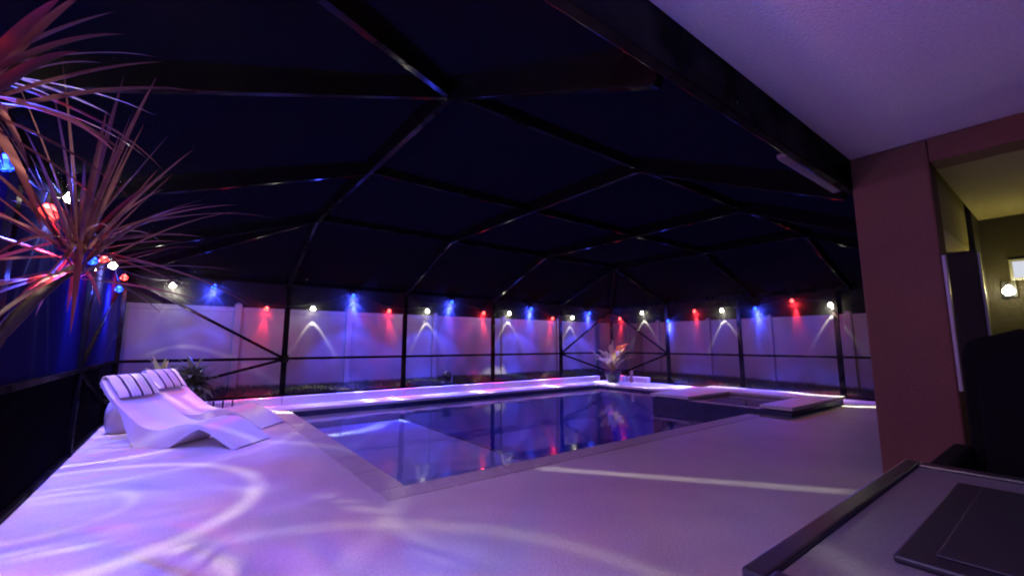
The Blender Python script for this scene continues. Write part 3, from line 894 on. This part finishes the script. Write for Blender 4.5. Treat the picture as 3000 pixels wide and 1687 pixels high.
def pillow_mesh():
    # soft pillow draped over the top of the backrest (follows the shell, bulges)
    mb = MB(); W = .50; nW = 29
    path = [(1.82, .69), (1.825, .785), (1.785, .825), (1.725, .775), (1.68, .715), (1.63, .655), (1.585, .60), (1.555, .565)]
    path = bez(path, 3)
    rows = []
    for i, p in enumerate(path):
        t = i/(len(path)-1)
        bul = .026*math.sin(math.pi*min(1, max(0, (t-.25)/.75)))**.7 if t > .25 else .004
        r_ = []
        for k in range(nW):
            y = -W/2+W*k/(nW-1); e = 1-(abs(y)/(W/2))**4
            puck = .006*math.sin(k*2.3+i*.8)*e
            r_.append(len(mb.v)); mb.v.append((-p.x+.72*(bul*e+puck), y, p.y+.55*bul*e+.004))
        rows.append(r_)
    for i in range(len(rows)-1):
        for k in range(nW-1):
            mb.f.append((rows[i][k], rows[i][k+1], rows[i+1][k+1], rows[i+1][k]))
    me = mb.mesh('headrest_pillow', M['stripe'], smooth=True)
    return me
pw_me = pillow_mesh()
def lounger(F, ang, label):
    a = Vector((math.cos(R(ang)), math.sin(R(ang)), 0)); w_ = Vector((-a.y, a.x, 0))
    o = empty('pool_lounger', Vector((F[0], F[1], .002))+w_*.30, R(ang))
    tag(o, label, 'lounger', 'pool loungers')
    o.scale = (1.0, 1.06, .965)
    link(bpy.data.objects.new('shell', sh_me), o)
    ph = link(bpy.data.objects.new('headrest_pillow', pw_me), o)
    so = ph.modifiers.new('thick', 'SOLIDIFY'); so.thickness = .012; so.offset = 1
    st = MB().box(-1.80, -.275, .60, -1.794, -.255, .84); st.box(-1.80, .255, .60, -1.794, .275, .84)
    return o
lounger((.547, 5.957), -42, 'white curved resin chaise lounger nearer the viewer with striped headrest pillow')
lounger((.95, 7.12), -37, 'white curved resin chaise lounger farther back beside the curb, blue lit backrest')

# blue-lit drum stool behind the loungers
st = empty('garden_stool', (-.62, 8.05, 0))
tag(st, 'small round white garden stool behind the loungers in blue light', 'stool')
MB().lathe([(.13, .003), (.165, .03), (.185, .14), (.19, .22), (.185, .30), (.16, .40), (.13, .43)], 24).build('drum', M['stool'], st, smooth=True)
MB().lathe([(.12, .431), (.125, .445), (.10, .455)], 24).build('seat', M['stool'], st, smooth=True)

# striped cushion against the curb
cu = empty('striped_cushion', (.62, 9.52, .09), R(90))
tag(cu, 'small striped cushion leaning on the curb behind the loungers', 'cushion')
mb = MB(); n = 12
for s in (1, -1):
    base = len(mb.v)
    for i in range(n+1):
        for k in range(n+1):
            u = i/n*2-1; v_ = k/n*2-1
            th = .05*(1-u**4)*(1-v_**4)
            mb.v.append((-.02*v_+s*th, u*.24, v_*.085))
    for i in range(n):
        for k in range(n):
            a_ = base+i*(n+1)+k; mb.f.append((a_, a_+1, a_+n+2, a_+n+1))
c_ = mb.build('cushion_cover', M['stripe'], cu, smooth=True)

# ================================================================= PLANTS
def strap_leaf(mb, p, d, L, w, droop, seg=8, fold=.25, twist=0.0):
    """a long narrow leaf from p along d that arches down"""
    p = Vector(p); d = Vector(d).normalized()
    side = d.cross(Vector((0, 0, 1)))
    if side.length < .05: side = Vector((1, 0, 0))
    side.normalize()
    side = (Matrix.Rotation(twist, 4, d) @ side)
    base = len(mb.v); pos = p.copy(); dirv = d.copy()
    for i in range(seg+1):
        t = i/seg
        wd = w*min(1, .35+2.6*t)*(1-t**2.2)**.8+.0006
        nrm = side.cross(dirv).normalized()
        for k, f in ((-1, fold), (0, 0), (1, fold)):
            mb.v.append(tuple(pos+side*(k*wd/2)+nrm*(f*wd/2)))
        pos = pos+dirv*(L/seg)
        dirv = (dirv+Vector((0, 0, -1))*(droop*(.35+t)/seg)).normalized()
    for i in range(seg):
        a = base+i*3
        mb.f.append((a, a+1, a+4, a+3)); mb.f.append((a+1, a+2, a+5, a+4))
    return pos

# dragon-tree palm by the left screen wall
PB = Vector((-.74, 2.45, 0))
palm = empty('dragon_tree', PB)
tag(palm, 'tall dragon tree with spiky arching leaves lit red and purple at the left', 'tree')
c1 = Vector((-.44, 2.80, 1.62)); c2 = Vector((-.66, 2.20, 2.08)); c3 = Vector((-.78, 2.75, 1.95))
def stem(pts, r0, r1):
    P = bez3([Vector(p)-PB for p in pts], 5)
    rr = [r0+(r1-r0)*i/(len(P)-1) + .003*math.sin(i*2.1) for i in range(len(P))]
    MB().tube(P, rr, 9).build('trunk', M['trunk'], palm, smooth=True)
def bez3(P, n):
    out = []
    for i in range(len(P)-1):
        p0 = P[max(0, i-1)]; p1 = P[i]; p2 = P[i+1]; p3 = P[min(len(P)-1, i+2)]
        for k in range(n):
            t = k/n
            out.append(.5*((2*p1)+(p2-p0)*t+(2*p0-5*p1+4*p2-p3)*t*t+(3*p1-p0-3*p2+p3)*t**3))
    out.append(P[-1]); return out
stem([(-.74, 2.45, .36), (-.75, 2.64, .8), (-.67, 2.80, 1.17), (-.54, 2.78, 1.42), c1-Vector((0, 0, .06))], .034, .022)
stem([(-.76, 2.43, .36), (-.86, 2.45, 1.0), (-.80, 2.25, 1.6), c2-Vector((0, 0, .08))], .034, .022)
rnd = random.Random(11)
def crown(c, n, L0, L1, w, zmin, zmax, bias=None, dr=(.5, 1.4)):
    for i in range(n):
        a = i*2.39996+rnd.uniform(-.2, .2)
        e = rnd.uniform(zmin, zmax)
        d = Vector((math.cos(a)*math.cos(e), math.sin(a)*math.cos(e), math.sin(e)))
        if bias and d.dot(Vector(bias)) < -.2 and rnd.random() < .5: continue
        mb = MB()
        off = Vector((d.x, d.y, 0))*.02+Vector((0, 0, rnd.uniform(-.12, .08)))
        L = rnd.uniform(L0, L1)
        strap_leaf(mb, c-PB+off, d, L, w*rnd.uniform(.7, 1.2), rnd.uniform(*dr)*(.5+.8*math.cos(e)), 9, .3, rnd.uniform(-.4, .4))
        mb.build('leaf', M['palmleaf'], palm, smooth=True)
crown(c1, 76, .45, .90, .025, -.5, 1.45, None, (.08, .75))
crown(c2, 50, .45, .68, .036, -.7, 1.1, None, (.2, 1.0))
pot = MB().lathe([(.13, 0.003), (.16, .02), (.20, .30), (.215, .36), (.205, .375), (.185, .36), (.18, .33)], 24)
po = pot.build('plant_pot', M['pot'], smooth=True); po.location = (-.74, 2.45, 0)
tag(po, 'dark round pot holding the dragon tree at the left', 'plant pot')

# low plants behind the loungers
def rosette(name, pos, n, L, w, mat, label, cat, h=.12, spread=(.15, 1.2), droop=(.6, 1.4), stems=1, group=None):
    o = empty(name, pos)
    tag(o, label, cat, group)
    for s in range(stems):
        sx = rnd.uniform(-.24, .24) if stems > 1 else 0; sy = rnd.uniform(-.10, .10) if stems > 1 else 0
        sh = h*rnd.uniform(.7, 1.15)
        MB().tube([(sx*.4, sy*.4, 0), (sx*.8, sy*.8, sh*.6), (sx, sy, sh)], [.014, .011, .008], 6).build('stem', M['trunk'], o)
        for i in range(n):
            a = i*2.39996+rnd.uniform(-.3, .3); e = rnd.uniform(*spread)
            d = (math.cos(a)*math.cos(e), math.sin(a)*math.cos(e), math.sin(e))
            mb = MB()
            strap_leaf(mb, (sx, sy, sh-rnd.random()*.18*(h > .2)), d, L*rnd.uniform(.7, 1.15), w*rnd.uniform(.8, 1.2), rnd.uniform(*droop), 7, .22, rnd.uniform(-.3, .3))
            mb.build('leaf', mat, o, smooth=True)
    return o
rosette('bromeliad', (-.30, 9.15, 0.0), 64, .40, .085, M['limeleaf'], 'lime green leafy plant lit bright behind the loungers', 'plant', .84, (-.3, 1.3), (.5, 1.3), 1)
rosette('cordyline', (.10, 9.16, 0.0), 32, .40, .10, M['cordyline'], 'dark broad leaved plant right of the lime plant behind the loungers', 'plant', .70, (-.5, 1.2), (.6, 1.5), 5)
rosette('cordyline', (-.60, 9.0, 0.0), 22, .34, .065, M['cordyline'], 'low dark leafy plant left of the lime plant by the corner post', 'plant', .50, (-.1, 1.2), (.6, 1.5), 2)

# bird of paradise in the far corner
bp_pos = Vector((10.78, 8.98, 0))
pot = MB().lathe([(.14, .003), (.17, .02), (.23, .22), (.26, .33), (.245, .345), (.22, .33), (.20, .30)], 24)
po = pot.build('plant_pot', M['pot'], smooth=True); po.location = bp_pos
tag(po, 'dark wide pot in the far corner of the deck', 'plant pot')
bird = empty('bird_of_paradise', bp_pos+Vector((0, 0, .30)))
bird.scale = (1.2, 1.2, 1.12)
tag(bird, 'bird of paradise plant with one orange bract in the far corner pot', 'plant')
def paddle(o, d, stem_l, L, w, mat, name='leaf', droop=.7):
    d = Vector(d).normalized()
    tip = Vector((0, 0, 0)); pts = [tip.copy()]; dv = (d+Vector((0, 0, 1.2))).normalized()
    for i in range(5):
        tip = tip+dv*(stem_l/5); pts.append(tip.copy()); dv = (dv+d*.12).normalized()
    mb = MB(); mb.tube(pts, [.012, .011, .010, .009, .008, .007], 6); mb.build('leaf_stem', mat, o, smooth=True)
    mb = MB()
    side = d.cross(Vector((0, 0, 1)))
    side = side.normalized() if side.length > .05 else Vector((1, 0, 0))
    pos = tip.copy(); n = 8
    for i in range(n+1):
        t = i/n
        wd = w*(math.sin(math.pi*min(1, t*.93+.05))**.7)+.001
        nr = side.cross(dv).normalized()
        for k, f in ((-1, .22), (0, 0), (1, .22)):
            mb.v.append(tuple(pos+side*(k*wd/2)+nr*(f*wd/2)))
        pos = pos+dv*(L/n); dv = (dv+d*.03+Vector((0, 0, -droop/n))).normalized()
    for i in range(n):
        a = i*3; mb.f.append((a, a+1, a+4, a+3)); mb.f.append((a+1, a+2, a+5, a+4))
    mb.build(name, mat, o, smooth=True)
for i in range(19):
    a = i*2.39996+.4; out = rnd.uniform(.15, 1.1)
    paddle(bird, (math.cos(a)*out, math.sin(a)*out, .4), rnd.uniform(.25, .60), rnd.uniform(.30, .46), rnd.uniform(.10, .14), M['paradise'], droop=rnd.uniform(.4, 1.6))
paddle(bird, (-.42, .52, .3), .40, .50, .10, M['paradise'], droop=.1)
paddle(bird, (.0, .0, 1.0), .50, .42, .08, M['paradise'], droop=.0)
fl = MB()       # orange flower bract, a folded blade pointing right
rt = Vector((.797, -.603, 0)); up3 = Vector((0, 0, 1)); b0 = Vector((.06, -.05, .66))
fl.poly([b0+rt*.02-up3*.09, b0+rt*.17+up3*.0, b0+rt*.38+up3*.16, b0+rt*.16+up3*.11, b0+rt*.03+up3*.08])
fb = fl.build('orange_bract', M['flower'], bird)
fb.modifiers.new('thick', 'SOLIDIFY').thickness = .02
MB().tube([(0, 0, 0), (.03, -.02, .3), (.07, -.055, .60)], .010, 6).build('flower_stem', M['paradise'], bird, smooth=True)

# small brown figure beside the pot
vs_ = MB().lathe([(.05, .003), (.062, .02), (.07, .10), (.05, .18), (.035, .22), (.055, .27), (.06, .31), (.045, .35), (.02, .37)], 16)
vo = vs_.build('ceramic_vase', M['brown'], smooth=True); vo.location = (11.22, 8.62, 0)
tag(vo, 'small brown ceramic vase standing between the white curb blocks', 'vase')

# garden floodlight on the grass strip outside
gl_ = empty('garden_floodlight', (5.44, 9.98, .20))
tag(gl_, 'small round dark garden fixture with white base on the grass outside the screen', 'garden light')
MB().lathe([(.04, -.06), (.10, -.055), (.115, 0), (.10, .055), (.05, .06)], 18).build('housing', M['black'], gl_, smooth=True)
gl_.children[0].rotation_euler = (R(80), 0, R(10)); gl_.children[0].location = (0, 0, .20)
MB().box(-.14, -.05, .0, .14, .05, .03).build('base', M['whitetrim'], gl_, bevel=.004)
MB().box(.125, -.02, .032, .155, .02, .24).build('bracket', M['whitetrim'], gl_, bevel=.003)

# ================================================================= PATIO FURNITURE
tb = empty('patio_table', (.955, -.78, 0))
tag(tb, 'low patio table with dark rim, grey top and dark inset lid at the lower right', 'table')
TXL, TYL = 1.385, 1.255
MB().box(.0, .0, .69, TXL, .048, .742).build('rim', M['tablerim'], tb, bevel=.006)
MB().box(.0, TYL-.048, .69, TXL, TYL, .742).build('rim', M['tablerim'], tb, bevel=.006)
MB().box(.0, .0485, .69, .048, TYL-.0485, .742).build('rim', M['tablerim'], tb, bevel=.006)
MB().box(TXL-.06, .0485, .69, TXL, TYL-.0485, .742).build('rim', M['tablerim'], tb, bevel=.006)
MB().box(.0485, .0485, .70, TXL-.0605, TYL-.0485, .730).build('table_top', M['tabletop'], tb, bevel=.003)
lid = MB().box(.305, .25, .7305, 1.115, 1.075, .748).build('burner_lid', M['lid'], tb, bevel=.006)
MB().box(.36, .31, .7482, 1.06, 1.015, .754).build('lid_panel', M['lid'], lid, bevel=.004)
for (x, y) in ((.05, .05), (TXL-.12, .05), (.05, TYL-.12), (TXL-.12, TYL-.12)):
    MB().box(x, y, .003, x+.07, y+.07, .69).build('leg', M['tablerim'], tb, bevel=.004)

ch = empty('patio_armchair', (3.12, .08, 0), 0)
tag(ch, 'black high backed patio armchair beyond the table, in deep shade', 'chair')
MB().box(-.30, -.32, .30, .28, .32, .38).build('seat', M['wicker'], ch, bevel=.02)
MB().box(-.28, -.30, .382, .20, .30, .50).build('seat_cushion', M['cushion'], ch, bevel=.045)
def arch(x0, x1, z0, z1, w, t, lean):
    mb = MB(); out = []
    for i in range(25):
        a = math.pi*i/24; c_, s_ = math.cos(a), math.sin(a)
        out.append((w/2*math.copysign(abs(c_)**.55, c_), z1-.22+.22*abs(s_)**.6))
    out = [(w/2, z0)]+out+[(-w/2, z0)]
    n_ = len(out)
    for dx in (0, t):
        for (y, z) in out:
            k = (z-z0)/(z1-z0); mb.v.append((x0+(x1-x0)*k+dx, y, z+.012*math.sin(y*23)*k))
    mb.f = [tuple(range(n_)), tuple(reversed(range(n_, 2*n_)))]+[(i, i+n_, (i+1) % n_+n_, (i+1) % n_) for i in range(n_)]
    return mb
arch(.22, .34, .36, 1.27, .66, .08, 0).build('backrest', M['wicker'], ch, bevel=.012)
arch(.11, .22, .50, 1.18, .54, .10, 0).build('back_cushion', M['cushion'], ch, bevel=.03)
for s in (-1, 1):
    MB().box(-.36, s*.36-.045, .60, .30, s*.36+.045, .66).build('armrest', M['wicker'], ch, bevel=.02)
    MB().box(-.36, s*.36-.04, .003, -.28, s*.36+.04, .60).build('leg', M['wicker'], ch, bevel=.01)
    MB().box(.20, s*.36-.04, .003, .28, s*.36+.04, .60).build('leg', M['wicker'], ch, bevel=.01)
